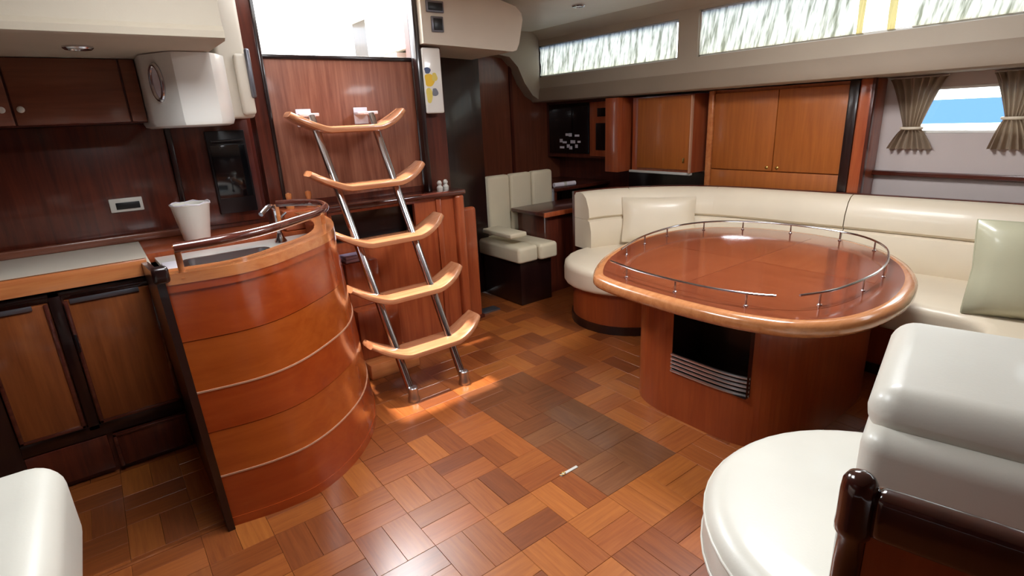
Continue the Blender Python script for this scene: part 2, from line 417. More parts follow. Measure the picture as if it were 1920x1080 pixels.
# coachroof side on the right: lip, fascia, window openings
cr = MB()
prof = [(3.90, 1.63), (3.885, 1.64), (3.878, 1.665), (3.883, 1.70), (3.888, 1.735), (3.894, 1.755), (3.899, 1.765), (3.94, 1.765), (4.3, 1.66), (4.3, 1.63)]
cr.loft([[(x, y, z) for x, z in prof] for y in (YF, 4.7)])
struct('trim_4', cr, 'liner')
cw = wall_with_holes(YF, 4.72, 1.75, 2.33, [(2.89, 4.58, 1.872, 2.168), (.80, 2.71, 1.872, 2.20), (-1.2, .62, 1.872, 2.20)], fx, 3.90, 3.97)
struct('wall_coachroof', cw, 'fascia')
cc = MB()
cc.loft([[(x, y, z) for x, z in ((3.905, 2.215), (3.87, 2.265), (3.80, 2.30), (3.80, 2.34), (3.905, 2.34))] for y in (YF, 4.7)])
struct('trim_5', cc, 'fascia')
# transverse headliner piece at the aft bulkhead
sp = [(3.93, 1.63), (3.80, 1.70), (3.70, 1.82), (3.62, 1.97), (3.52, 2.06), (3.3, 2.09), (2.3, 2.10), (2.3, 2.30), (3.93, 2.30)]
struct('trim_6', MB().loft([[(x, y, z) for x, z in sp] for y in (4.58, 4.715)]), 'fascia')
# left headliner fascia over the galley
lf = [(2.60, 1.845), (2.585, 1.855), (2.582, 1.88), (2.60, 1.90), (2.605, 2.3), (2.70, 2.3), (2.70, 1.90), (3.62, 1.89), (3.62, 1.845)]
struct('trim_7', MB().loft([[(x, y, z) for y, z in lf] for x in (XL, .55)]), 'fascia')
# windows
def pane_window(n, y0, y1, z0, z1, x, nm):
    fr = MB(); d = .018
    for a, b, c, e in ((y0, y1, z0, z0 + d), (y0, y1, z1 - d, z1), (y0, y0 + d, z0, z1), (y1 - d, y1, z0, z1)): fr.box(x, x + .04, a, b, c, e, .004)
    o = struct('window_%d' % n, fr, 'gelcoat_white')
    ob('pane', MB().box(x + .016, x + .022, y0 + d, y1 - d, z0 + d, z1 - d), 'glass', o); return o
pane_window(1, 2.89, 4.58, 1.872, 2.168, 3.925, 'a')
pane_window(2, .80, 2.71, 1.872, 2.20, 3.925, 'b')
pane_window(3, .70, 1.36, 1.275, 1.555, 4.315, 'c')
pane_window(4, -1.2, .62, 1.872, 2.20, 3.925, 'd')
# sea outside
sea = MB().box(4.9, 260, -160, 160, -.15, .12); o = struct('sea', sea, 'sea')
struct('bulwark', MB().box(4.62, 4.72, -1.5, 4.7, .3, 1.318, .01), 'gelcoat_white')
# cockpit outside the companionway
ck = MB()
ck.box(.15, 2.01, 3.70, 6.2, 1.50, 1.56).box(.15, .75, 3.70, 6.2, 1.56, 1.96).box(1.86, 2.01, 3.70, 6.2, 1.56, 1.96).box(.15, 2.01, 5.9, 6.3, 1.56, 2.3)
struct('cockpit_sole', ck, 'gelcoat_white')

# ================================================================== GALLEY (left)
# overhead lockers
lk = thing('overhead_locker', 'brown wooden overhead locker row with small pale knobs above the galley', 'cabinet', (-.6, 3.45, 1.555))
ob('carcass', MB().box(-1.7, .282, 3.315, 3.618, 1.556, 1.843), 'wood_dark_x', lk)
for x0, x1, kx in ((-1.2, -.745, -.78), (-.737, -.212, -.242), (-.204, .212, -.178), (.220, .281, None)):
    d = ob('door', MB().box(x0, x1, 3.298, 3.318, 1.562, 1.842, .003), 'wood_locker', lk)
    if kx is not None:
        ob('knob', MB().lathe([(.004, 0), (.006, .008), (.013, .016), (.014, .024), (.008, .03), (.001, .031)], (0, 0, 0), 14).xf(Matrix.Translation((kx, 3.299, 1.628)) @ Matrix.Rotation(math.pi / 2, 4, 'X')), 'plate', d)
# splashback panels
for x0, x1 in ((-1.79, -.62), (-.615, .37), (.40, .80)):
    struct('trim_8', MB().box(x0, x1, 3.605, 3.62, .97, 1.555, .002), 'wood_dark')
struct('trim_9', MB().box(.372, .398, 3.59, 3.62, .97, 1.555, .004), 'wood_black')
# socket
s = thing('socket_outlet', 'pale socket plate with dark insert on the galley splashback', 'socket', (.12, 3.60, 1.11))
ob('plate', MB().box(.045, .195, 3.592, 3.605, 1.108, 1.18, .004), 'plate', s)
ob('insert', MB().box(.072, .18, 3.588, 3.594, 1.122, 1.158, .002), 'black', s)
# worktop along the back wall
wt = thing('galley_worktop', 'long galley worktop with raised orange wooden front edge', 'worktop', (-.8, 3.25, .90))
ob('slab', MB().box(XL + .01, .13, 2.90, 3.60, .90, .945, .003), 'gelcoat', wt)
ob('slab_corner', MB().box(.13, 1.05, 3.135, 3.60, .90, .945, .003), 'wood_red', wt)
ob('front_fiddle', MB().sweep([(XL + .02, 2.885), (.115, 2.885)], [(-.02, .90), (.02, .90), (.02, .955), (.012, .972), (-.012, .972), (-.02, .955)]), 'rim', wt)
ob('upstand', MB().box(XL + .01, .36, 3.56, 3.603, .945, .985, .008), 'wood_locker', wt)
# base cabinet
cb = thing('galley_cabinet', 'dark framed galley base cabinet with two orange brown doors', 'cabinet', (-.6, 3.2, 0))
ob('carcass', MB().box(XL + .02, .135, 2.905, 3.59, 0, .89), 'wood_dark', cb)
ob('face_frame', MB().box(XL + .02, -.49, 2.882, 2.906, .02, .89, .002).box(-.253, -.213, 2.882, 2.906, .24, .89, .002).box(-.49, .135, 2.882, 2.906, .87, .89, .002)
   .box(-.49, .135, 2.882, 2.906, .205, .262, .002).box(.115, .135, 2.882, 2.906, .02, .89, .002), 'wood_black', cb)
for x0, x1 in ((-.482, -.258), (-.206, .110)):
    d = ob('door', MB().box(x0, x1, 2.87, 2.895, .27, .85, .004), 'wood_cab', cb)
    ob('door_moulding', MB().box(x0, x0 + .014, 2.862, 2.872, .27, .85, .002).box(x1 - .014, x1, 2.862, 2.872, .27, .85, .002).box(x0, x1, 2.862, 2.872, .27, .284, .002), 'rail_wood', d)
    ob('vent_strip', MB().box(x0 + .02, x1 - .05, 2.862, 2.871, .835, .855, .002), 'grey_metal', d)
    ob('hinge', MB().box(x0 + .002, x0 + .01, 2.855, 2.864, .62, .70, .002), 'black', d)
dp = ob('lower_panel', MB().box(-.18, .115, 2.872, 2.895, .03, .195, .006), 'wood_dark', cb)
ob('panel_moulding', MB().box(-.18, .115, 2.866, 2.874, .183, .195, .002).box(-.18, -.166, 2.866, 2.874, .03, .195, .002), 'rail_wood', dp)
ob('lower_panel', MB().box(-.49, -.20, 2.88, 2.895, .03, .20, .004), 'wood_dark', cb)

# curved sink peninsula
BOT = spline([(.15, 2.125), (.33, 2.095), (.50, 2.105), (.69, 2.212), (.86, 2.40), (.98, 2.645), (1.05, 2.92), (1.07, 3.12)], 5, False)
TOP = spline([(.118, 2.105), (.32, 2.08), (.46, 2.125), (.59, 2.222), (.75, 2.362), (.85, 2.535), (.915, 2.79), (.93, 3.12)], 5, False)
def ringat(z, off=0.0):
    k = z / 1.05; pts = [(a[0] + (b[0] - a[0]) * k, a[1] + (b[1] - a[1]) * k) for a, b in zip(BOT, TOP)]
    if off:
        out = []
        for i, p in enumerate(pts):
            a = Vector(pts[max(0, i - 1)]); b = Vector(pts[min(len(pts) - 1, i + 1)]); t = (b - a).normalized(); out.append((p[0] + t.y * off, p[1] - t.x * off))
        pts = out
    return pts
pn = thing('sink_peninsula', 'glossy curved orange wooden sink unit with pale inlay lines', 'counter', (.55, 2.7, 0))
def band(z0, z1, o0, o1, mat, nm):
    r = [[(x, y, z) for x, y in ringat(z, o)] for z, o in ((z0, o0), (z0, o1), (z1, o1), (z1, o0))]
    return ob(nm, MB().loft([[r[q][i] for q in range(4)] for i in range(len(r[0]))]), mat, pn)
zz = [0.0, .235, .43, .60, .80, .985]
mats = ['drum_a', 'drum_b', 'drum_a', 'drum_b', 'drum_a']
for k in range(5): band(zz[k] + .0012, zz[k + 1] - .0012, -.03, 0.0 if k % 2 else .0015, mats[k], 'curved_panel')
for z in (.235, .60): band(z - .0032, z + .0032, -.01, .003, 'inlay', 'inlay_strip')
band(.985, 1.012, -.045, .006, 'drum_a', 'rim_band')
band(1.012, 1.05, -.045, .008, 'rim', 'rim')
band(1.044, 1.0505, -.08, -.045, 'rim', 'rim_ledge')
band(.0, .04, -.02, .004, 'drum_a', 'toe_strip')
ob('inner_lining', MB().loft([[(ringat(.96, -.045)[i][0], ringat(.96, -.045)[i][1], z) for z in (.90, 1.0)] + [(ringat(.96, -.03)[i][0], ringat(.96, -.03)[i][1], z) for z in (1.0, .90)] for i in range(len(BOT))]), 'wood_red', pn)
# end panel facing the galley, leaning with the drum
ob('end_panel', MB().loft([[(.125, 2.10, 0), (.150, 2.10, 0), (.150, 2.86, 0), (.125, 2.86, 0)], [(.093, 2.082, 1.06), (.118, 2.082, 1.06), (.118, 2.86, .96), (.093, 2.86, .96)]]), 'wood_black', pn)
ob('end_knob', MB().box(.085, .135, 2.05, 2.10, 1.03, 1.085, .012, 3), 'wood_black', pn)
# sink top with two basin openings
bx = [(.24, .66, 2.66, 2.92)]
ringw = ringat(.93, -.03)
def plate_hole(outline, hole, z0, z1):
    bm = bmesh.new(); es = []
    for loop in (outline, hole):
        vs_ = [bm.verts.new((x, y, z1)) for x, y in loop]; es += [bm.edges.new((a, b)) for a, b in zip(vs_, vs_[1:] + vs_[:1])]
    bmesh.ops.triangle_fill(bm, use_beauty=True, use_dissolve=False, edges=es)
    q = bmesh.ops.extrude_face_region(bm, geom=bm.faces[:])
    for v in q['geom']:
        if isinstance(v, bmesh.types.BMVert): v.co.z = z0
    bm.verts.index_update(); mb = MB().add([v.co[:] for v in bm.verts], [[v.index for v in f.verts] for f in bm.faces]); bm.free(); return mb
ob('sink_top', plate_hole([p for p in ringat(.92, -.034) if p[0] > .16] + [(.16, 3.12)], rrect(.26, .62, 2.60, 2.92, .04), .905, .925), 'gelcoat_white', pn)
def basin(x0, x1, y0, y1, z, d):
    r = [rrect(x0 - .025, x1 + .025, y0 - .025, y1 + .025, .05), rrect(x0, x1, y0, y1, .04), rrect(x0 + .01, x1 - .01, y0 + .01, y1 - .01, .04), rrect(x0 + .03, x1 - .03, y0 + .03, y1 - .03, .03)]
    zs = [z + .004, z + .006, z - d * .8, z - d]
    mb = MB().loft([[(x, y, q) for x, y in rr] for rr, q in zip(r, zs)], cap=False); n = len(r[3]); mb.add([(x, y, z - d) for x, y in r[3]], [tuple(range(n))]); return mb
sb = ob('sink_basin', basin(.27, .61, 2.61, 2.91, .925, .15), 'steel', pn)
ob('drain', MB().lathe([(.001, 0), (.025, .001), (.028, .004), (.022, .006), (.001, .006)], (.44, 2.76, .776), 16), 'chrome', sb)
fc = ob('tap', MB().tube(spline([(.72, 2.98, .925), (.72, 2.98, 1.06), (.71, 2.96, 1.11), (.67, 2.91, 1.125), (.62, 2.86, 1.10)], 6, False), .012, 10), 'chrome', pn)
ob('tap_lever', MB().tube([(.72, 2.98, 1.04), (.77, 2.985, 1.075)], .007, 8), 'chrome', fc)
ob('tap_base', MB().lathe([(.03, 0), (.03, .01), (.018, .03), (.014, .05)], (.72, 2.98, .925), 16), 'chrome', fc)
ob('cutting_tray', MB().box(.165, .225, 2.52, 2.86, .926, .945, .004), 'white_item', pn)
# raised grab rail on posts over the rim
rl = [(.165, 2.077, 1.138), (.31, 2.075, 1.142), (.46, 2.135, 1.142), (.60, 2.245, 1.142), (.745, 2.385, 1.142), (.83, 2.53, 1.142), (.85, 2.68, 1.142), (.80, 2.80, 1.142), (.70, 2.86, 1.142)]
gr = ob('grab_rail', MB().tube(spline(rl, 8, False), .017, 12), 'rail_wood', pn)
for q in ((.70, 2.86), (.84, 2.62), (.175, 2.10)):
    ob('rail_post', MB().lathe([(.014, 0), (.010, .01), (.010, .10), (.013, .11)], (q[0], q[1], 1.03), 12), 'rim', gr)
# wooden block standing on the unit behind the rail
ub = thing('spice_rack', 'small wooden rack with two turned pegs behind the sink unit rail', 'rack', (.92, 3.2, .945))
ob('tray', MB().box(.80, 1.04, 3.15, 3.30, .946, 1.06, .01), 'wood_red', ub)
for x in (.86, .97): ob('peg', MB().lathe([(.022, 0), (.024, .015), (.012, .04), (.018, .07), (.016, .085), (.002, .09)], (x, 3.22, 1.06), 14), 'rim', ub)
# white pot
pt = thing('pot', 'tapered white pot standing on the galley worktop behind the sinks', 'pot', (.385, 3.34, .945))
pr = [(.001, 0), (.060, 0), (.064, .008), (.092, .185), (.097, .192), (.094, .197), (.086, .190), (.058, .012), (.001, .012)]
ob('body', MB().lathe(pr, (.385, 3.34, .946), 28), 'pot', pt)
ob('bag_rim', MB().tube([(.385 + .094 * math.cos(k * .3142), 3.34 + .094 * math.sin(k * .3142), 1.141 + .005 * math.sin(k * 1.9)) for k in range(20)], .004, 6, closed=True), 'white_item', pt)
# dark glass oven front on the back wall
ov = thing('wall_oven', 'black glass fronted oven recessed in the wall beside the companionway', 'oven', (.66, 3.60, 1.02))
ob('case', MB().box(.56, .765, 3.57, 3.62, 1.03, 1.50, .004), 'black', ov)
ob('glass_door', MB().box(.57, .755, 3.563, 3.572, 1.12, 1.42, .004), 'dark_glass', ov)
ob('handle', MB().tube([(.58, 3.545, 1.445), (.745, 3.545, 1.445)], .007, 8), 'black', ov)

# white moulded corner pod
pd = thing('moulded_pod', 'white moulded corner pod with oval chrome port hanging beside the companionway', 'cabinet', (.46, 3.2, 1.525))
plan = [(.285, 3.30), (.285, 3.15), (.292, 3.11), (.375, 2.975), (.395, 2.955), (.42, 2.95), (.52, 2.95), (.55, 2.957), (.575, 2.98), (.63, 3.08), (.64, 3.13), (.64, 3.60), (.285, 3.60)]
ob('shell', MB().loft([[(x, y, z) for x, y in inset(plan, o)] for o, z in ((.03, 1.525), (.008, 1.532), (0, 1.55), (0, 1.842))]), 'gelcoat_white', pd, 25)
pf = Matrix.Translation((.333, 3.043, 1.72)) @ Matrix.Rotation(math.radians(-58.4), 4, 'Z')
def oval(rx, rz, y, n=24): return [(rx * math.cos(2 * math.pi * k / n), y, rz * math.sin(2 * math.pi * k / n)) for k in range(n)]
ob('port_rim', MB().tube(oval(.034, .075, -.004), .010, 10, closed=True).xf(pf), 'chrome', pd)
ob('port_glass', MB().loft([oval(.032, .073, -.004), oval(.032, .073, .002)]).xf(pf), 'white_item', pd)

# ================================================================== COMPANIONWAY
# jambs and washboard
struct('trim_10', MB().loft([[(.80, 3.40, 0.9), (.885, 3.40, .9), (.885, 3.46, .9), (.80, 3.46, .9)], [(.80, 3.40, 2.3), (.885, 3.40, 2.3), (.885, 3.46, 2.3), (.80, 3.46, 2.3)]]), 'wood_dark')
struct('trim_11', MB().box(.872, .892, 3.385, 3.402, .95, 2.3, .004), 'wood_black')
struct('trim_12', MB().box(1.84, 1.875, 3.385, 3.46, .95, 2.3, .006), 'wood_black')
wbd = thing('companionway_board', 'reddish vertical grain board closing the companionway behind the ladder', 'board', (1.36, 3.47, 1.06))
ob('board', MB().box(.887, 1.838, 3.454, 3.48, 1.06, 1.875, .003), 'wood_panel', wbd)
ob('top_strip', MB().box(.893, 1.838, 3.445, 3.487, 1.875, 1.90, .005), 'wood_black', wbd)
# white mouldings either side of the opening
struct('trim_13', MB().box(.655, .80, 3.36, 3.60, 1.56, 2.3, .02, 3), 'gelcoat')
gb = thing('handhold', 'grey moulded handhold pocket on the pale column left of the companionway', 'handle', (.79, 3.34, 1.58))
ob('pocket', MB().box(.73, .80, 3.325, 3.362, 1.575, 1.885, .022, 4), 'gelcoat', gb)
ob('grip', MB().box(.785, .812, 3.31, 3.34, 1.66, 1.91, .012, 3), 'grey_metal', gb)
# ladder
ld = thing('companionway_ladder', 'companionway ladder with chrome rails and five curved pale wooden treads', 'ladder', (1.33, 2.9, 0))
Lr = lambda z: Vector((1.17 - .055 * z, 2.535 + .5 * z, z)); Rr = lambda z: Vector((1.495 - .035 * z, 2.515 + .5 * z, z))
for f in (Lr, Rr):
    rr = ob('rail', MB().tube([f(.03), f(1.555)], .0225, 16), 'chrome', ld)
    ob('foot', MB().lathe([(.034, 0), (.034, .018), (.028, .03), (.028, .08), (.024, .085)], (f(0).x, f(0).y + .01, 0), 16), 'steel', rr)
for f, z in ((Lr, 1.555), (Rr, 1.555)):
    p = f(z); mb = MB().box(p.x - .045, p.x + .045, p.y - .01, 3.452, 1.555, 1.572, .003).box(p.x - .045, p.x + .045, 3.44, 3.452, 1.50, 1.60, .003)
    ob('bracket', mb, 'white_item', ld)
def tread(z):
    cx = (Lr(z).x + Rr(z).x) / 2; cy = Lr(z).y - .015; rings = []
    for k in range(33):
        s = -1 + 2 * k / 32; x = cx + .028 + s * .350; a = max(0, abs(s) - .42) / .58
        lift = .095 * a ** 1.45; dep = .098 - .035 * a ** 3; yc = cy + .035 * a ** 2; th = .021 - .004 * a ** 2
        slope = .095 * 1.45 * a ** .45 / .58 / .352 * (1 if s > 0 else -1) if a > 0 else 0
        nx, nz = -slope / math.hypot(1, slope), 1 / math.hypot(1, slope); c = []
        for q in range(14):
            an = 2 * math.pi * q / 14; co, si = math.cos(an), math.sin(an)
            u = dep * math.copysign(abs(co) ** .45, co); v = th * math.copysign(abs(si) ** .55, si)
            c.append((x + nx * v, yc + u, z + lift + nz * v))
        rings.append(c)
    return MB().loft(rings)
for z in (.255, .545, .845, 1.155, 1.475): ob('tread', tread(z), 'tread', ld, 50)
# engine casing behind the ladder
ec = thing('engine_casing', 'dark red wooden engine casing with steps behind the companionway ladder', 'casing', (1.55, 3.3, 0))
ob('front_panel', wall_with_holes(1.08, 2.02, 0, 1.0, [(1.10, 1.66, .80, .98)], fy, 3.27, 3.30), 'wood_red', ec)
ob('recess', MB().box(1.08, 1.68, 3.40, 3.42, .78, 1.0).box(1.08, 1.68, 3.30, 3.42, .765, .785), 'wood_black', ec)
ob('side_panel', MB().box(1.985, 2.02, 3.30, 3.45, 0, 1.0), 'wood_red', ec)
ob('capping_rail', MB().box(1.06, 2.05, 3.23, 3.45, 1.0, 1.035, .012, 3), 'rail_wood', ec)
ob('corner_post', MB().box(1.965, 2.035, 3.235, 3.30, 0, 1.0, .018, 3), 'wood_red', ec)
ob('stile', MB().box(1.82, 1.86, 3.258, 3.275, .05, .99, .004), 'wood_red', ec)
ob('step', MB().box(1.09, 1.42, 2.93, 3.268, 0, .10, .01), 'rim', ec)
ob('step', MB().box(1.09, 1.36, 3.03, 3.268, .10, .42, .01), 'wood_red', ec)
ob('step', MB().box(1.09, 1.30, 3.12, 3.268, .42, .70, .01), 'wood_red', ec)
cl = thing('sunlit_patch_slab', 'small pale slabs added as the sunlit patch on the top step behind the ladder', 'cloth', (1.15, 3.19, .70))
ob('patch_slab', MB().box(1.10, 1.24, 3.13, 3.255, .702, .722, .008, 3), 'lilac', cl); ob('patch_slab', MB().box(1.105, 1.23, 3.135, 3.25, .722, .74, .008, 3), 'lilac', cl)  # lilac slabs stand in for sunlight on the step top
np_ = thing('newel_post', 'rounded orange wooden post end beside the engine casing', 'post', (2.14, 3.42, 0))
ob('post', MB().box(2.07, 2.22, 3.37, 3.43, 0, .88, .028, 4), 'wood_red', np_)
ob('base_shoe', MB().box(2.062, 2.228, 3.362, 3.438, 0, .03, .006), 'wood_dark', np_)
for k, (x, y) in enumerate(((1.90, 3.33), (1.965, 3.36))):
    a = tag(ob('bottle_stopper', MB().lathe([(.001, 0), (.02, 0), (.022, .02), (.012, .035), (.018, .05), (.01, .066), (.001, .068)], (x, y, 1.035), 14), 'plate'),
        ['small pale stopper on the casing top, nearer the ladder', 'small pale stopper on the casing top, nearer the dark door'][k], 'stopper', 'stoppers on the engine casing')
# console over the door
hd = thing('instrument_console', 'pale moulded console with dark switches over the cabin doorway', 'console', (2.26, 3.6, 1.95))
bxp = [(1.878, 1.975), (2.60, 1.945), (2.635, 1.955), (2.66, 2.0), (2.70, 2.16), (2.69, 2.20), (2.64, 2.24), (2.40, 2.298), (1.878, 2.298)]
ob('shell', MB().loft([[(x + d, y, z) for x, z in bxp] for d, y in ((0, 3.34), (0.0, 3.35), (0, 4.2))]), 'gelcoat', hd, 25)
for z0, z1, x0, x1 in ((2.17, 2.215, 1.925, 2.03), (2.055, 2.125, 1.955, 2.02)):
    sw = ob('switch_bezel', MB().box(x0 - .012, x1 + .012, 3.328, 3.341, z0 - .012, z1 + .012, .005), 'grey_metal', hd)
    ob('switch', MB().box(x0, x1, 3.322, 3.33, z0, z1, .004), 'black', sw)
wp = thing('document_pouch', 'white pouch with yellow and blue print on the post under the console', 'pouch', (1.93, 3.38, 1.54))
ob('panel', MB().box(1.878, 2.015, 3.372, 3.396, 1.545, 1.955, .012, 3), 'gelcoat_white', wp)
def blob(x, z, rx, rz, y, mat, nm):
    ob(nm, MB().loft([[(x + rx * (1 + .18 * math.sin(3 * a + x * 40)) * math.cos(a), yy, z + rz * (1 + .12 * math.cos(2 * a)) * math.sin(a)) for a in [2 * math.pi * k / 20 for k in range(20)]] for yy in (y, 3.373)]), mat, wp)
blob(1.915, 1.755, .036, .045, 3.3705, 'yellow', 'print'); blob(1.905, 1.66, .022, .055, 3.3702, 'yellow_pale', 'print'); blob(1.955, 1.775, .02, .03, 3.370, 'yellow_pale', 'print')
blob(1.905, 1.815, .022, .022, 3.3699, 'bluegrey', 'print'); blob(1.95, 1.68, .022, .028, 3.3698, 'grey_metal', 'print')
# dark door to the aft cabin
dr = struct('door_1', MB().box(2.06, 2.665, 3.88, 3.92, 0.01, 1.97, .004), 'wood_black')
ob('door_handle', MB().tube([(2.14, 3.85, .98), (2.22, 3.85, .98)], .008, 8).tube([(2.14, 3.88, .98), (2.14, 3.85, .98)], .008, 8), 'chrome', dr)
struct('trim_14', MB().box(2.22, 2.42, 3.42, 3.52, -.002, .012, .003), 'grey_metal')

# ================================================================== NAVIGATION CORNER
nv = thing('navigation_seat', 'cream channelled bench seat on a dark base in the aft doorway', 'seat', (2.85, 3.7, 0))
ob('base', MB().box(2.60, 2.93, 3.36, 3.94, 0, .37, .006), 'wood_black', nv)
ob('seat_cushion', MB().pad(rrect(2.56, 2.765, 3.32, 3.94, .03), .37, .50, .03), 'slat_vinyl', nv, 60)
ob('seat_cushion', MB().pad(rrect(2.77, 2.96, 3.30, 3.94, .03), .37, .50, .03), 'slat_vinyl', nv, 60)
for x0, x1, z0 in ((2.70, 2.945, .50), (2.95, 3.195, .50), (3.20, 3.45, .66)):
    ob('back_channel', MB().box(x0, x1, 3.90, 3.985, z0, 1.015, .03, 4), 'slat_vinyl', nv, 60)
ob('armrest', MB().box(2.56, 2.73, 3.42, 3.82, .56, .60, .012, 3), 'slat_vinyl', nv)
dk = thing('chart_desk', 'brown wooden chart desk behind the aft end of the settee', 'desk', (3.3, 3.6, 0))
ob('top', MB().box(2.92, 3.95, 3.42, 3.88, .69, .72, .006), 'wood_dark_x', dk)
ob('front', MB().box(2.98, 3.95, 3.46, 3.50, 0, .69, .003), 'wood_dark', dk)
ob('side', MB().box(2.98, 3.01, 3.50, 3.86, 0, .69, .003), 'wood_dark', dk)
ob('edge_strip', MB().box(2.91, 3.95, 3.405, 3.42, .685, .725, .004), 'wood_red', dk)
pa = thing('paper_roll', 'small pale roll on the ledge beyond the chart desk', 'roll', (3.68, 3.98, .80))
ob('roll', MB().tube([(3.55, 4.0, .845), (3.80, 3.97, .845)], .022, 12), 'white_item', pa); ob('band', MB().tube([(3.66, 3.987, .845), (3.69, 3.983, .845)], .0232, 12), 'plate', pa)
lg = thing('ledge', 'dark wooden ledge along the hull behind the chart desk', 'shelf', (3.9, 4.2, 0))
ob('top', MB().box(3.50, 4.278, 3.94, 4.70, .79, .822, .004), 'wood_dark_y', lg); ob('front', MB().box(3.52, 3.55, 3.96, 4.70, 0, .79, .004), 'wood_dark', lg)
# instrument cabinet on the hull side
ic = thing('instrument_cabinet', 'dark wooden instrument cabinet holding a black monitor and small displays', 'cabinet', (4.15, 4.1, 1.05))
ob('carcass', MB().box(4.10, 4.295, 3.70, 4.71, 1.06, 1.625), 'wood_dark', ic)
ob('lower_panel', MB().box(4.28, 4.297, 3.685, 4.71, .70, 1.06), 'wood_dark', ic)
mo = ob('monitor', MB().box(4.085, 4.10, 4.06, 4.66, 1.10, 1.60, .004), 'screen', ic)
for k in range(11):
    y = 4.16 + .06 * random.random() + (k % 4) * .085; z = 1.14 + (k // 4) * .06 + .02 * random.random()
    ob('screen_mark', MB().box(4.082, 4.0855, y, y + .03 + .04 * random.random(), z, z + .018 + .02 * random.random()), 'white_item', mo)
pnl = ob('display_panel', MB().box(4.08, 4.10, 3.72, 4.04, 1.08, 1.60, .004), 'wood_red', ic)
ob('display', MB().box(4.072, 4.082, 3.765, 3.93, 1.46, 1.54, .003), 'screen', pnl); ob('display', MB().box(4.072, 4.082, 3.78, 3.95, 1.14, 1.40, .003), 'screen', pnl)
al = thing('hull_locker', 'orange wooden hull locker with single door beside the instrument cabinet', 'cabinet', (4.15, 3.2, .97))
ob('carcass', MB().box(4.03, 4.295, 2.80, 3.44, .975, 1.61), 'wood_red', al)
d = ob('door', MB().box(4.0, 4.03, 2.80, 3.36, 1.0, 1.60, .005), 'wood_teak', al)
ob('catch', MB().box(3.992, 4.001, 2.845, 2.865, 1.06, 1.10, .003), 'brass', d)
ob('end_board', MB().box(3.90, 4.29, 3.50, 3.66, .96, 1.62, .004), 'wood_red', al)
ob('light_rail', MB().box(4.01, 4.05, 2.80, 3.46, .955, .976, .003), 'plate', al)
ob('edge_strip', MB().box(3.985, 4.02, 2.792, 2.80, .975, 1.60, .002), 'inlay', al)
ns = thing('niche_shelf', 'dark open shelf under the single door hull locker', 'shelf', (4.2, 3.1, .5))
ob('back', MB().box(4.27, 4.297, 2.71, 3.68, .5, .953), 'wood_black', ns); ob('shelf_board', MB().box(4.02, 4.27, 2.71, 3.68, .72, .745, .003), 'wood_black', ns)
# pair of lockers behind the settee
bl = thing('double_locker', 'orange teak double door locker behind the settee', 'cabinet', (4.2, 2.15, .75))
ob('carcass', MB().box(4.12, 4.295, 1.63, 2.70, .70, 1.622), 'wood_teak', bl)
for y0, y1, ky in ((1.665, 2.136, 2.10), (2.142, 2.655, 2.18)):
    d = ob('door', MB().box(4.10, 4.122, y0, y1, 1.015, 1.60, .003), 'wood_teak', bl)
    ob('latch', MB().lathe([(.012, 0), (.012, .004), (.007, .008), (.001, .009)], (0, 0, 0), 12).xf(Matrix.Translation((4.10, ky, 1.04)) @ Matrix.Rotation(-math.pi / 2, 4, 'Y')), 'brass', d)
ob('lower_drop_front', MB().box(4.10, 4.122, 1.665, 2.655, .75, 1.008, .003), 'wood_teak', bl)
ob('end_stile', MB().box(4.085, 4.125, 2.66, 2.705, .70, 1.622, .003), 'rim', bl)
ob('end_stile', MB().box(4.085, 4.125, 1.60, 1.66, .70, 1.622, .003), 'wood_black', bl)
struct('trim_15', MB().box(4.09, 4.30, 1.515, 1.60, .70, 1.63, .012, 3), 'wood_red')
struct('trim_16', MB().box(4.08, 4.12, 1.505, 1.525, .70, 1.63, .004), 'wood_dark')

# ================================================================== CURTAINS
M['voile_gold'] = fabric('voile_gold', (226, 206, 140), 0.7)
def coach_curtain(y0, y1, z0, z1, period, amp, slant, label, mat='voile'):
    mb = MB(); n = max(12, int((y1 - y0) / period * 10)); rows = 7; rings = []
    for r in range(rows):
        k = r / (rows - 1); z = z0 + (z1 - z0) * k; row = []
        for i in range(n + 1):
            y = y0 + (y1 - y0) * i / n; ph = (y + slant * k) / period * 2 * math.pi
            a = amp * (math.sin(ph) + .55 * math.sin(ph * .43 + 1.3) + .35 * math.sin(ph * 2.1 + 3 * math.sin(y * 5)))
            row.append((3.916 + a - .012, y, z))
        rings.append(row)
    mb.loft(rings, ring_closed=False, cap=False)
    o = thing('pleated_curtain', label, 'curtain', (3.91, (y0 + y1) / 2, z0), 'voile curtains across the long upper windows')
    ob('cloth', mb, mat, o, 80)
    for z in (z0, z1): ob('curtain_wire', MB().tube([(3.912, y0, z), (3.912, y1, z)], .003, 6), 'plate', o)
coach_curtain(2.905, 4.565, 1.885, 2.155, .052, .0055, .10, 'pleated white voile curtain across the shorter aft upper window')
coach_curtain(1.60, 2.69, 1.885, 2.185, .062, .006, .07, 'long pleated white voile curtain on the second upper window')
coach_curtain(1.555, 1.595, 1.885, 2.185, .03, .005, .02, 'narrow gold edging curtain beside the long white voile', 'voile_gold')
coach_curtain(1.385, 1.425, 1.885, 2.185, .03, .005, .02, 'narrow gold curtain bunch alone before bright bare glass', 'voile_gold')
coach_curtain(.82, 1.30, 1.885, 2.185, .09, .006, .16, 'short voile curtain drawn to the near end of the upper window')
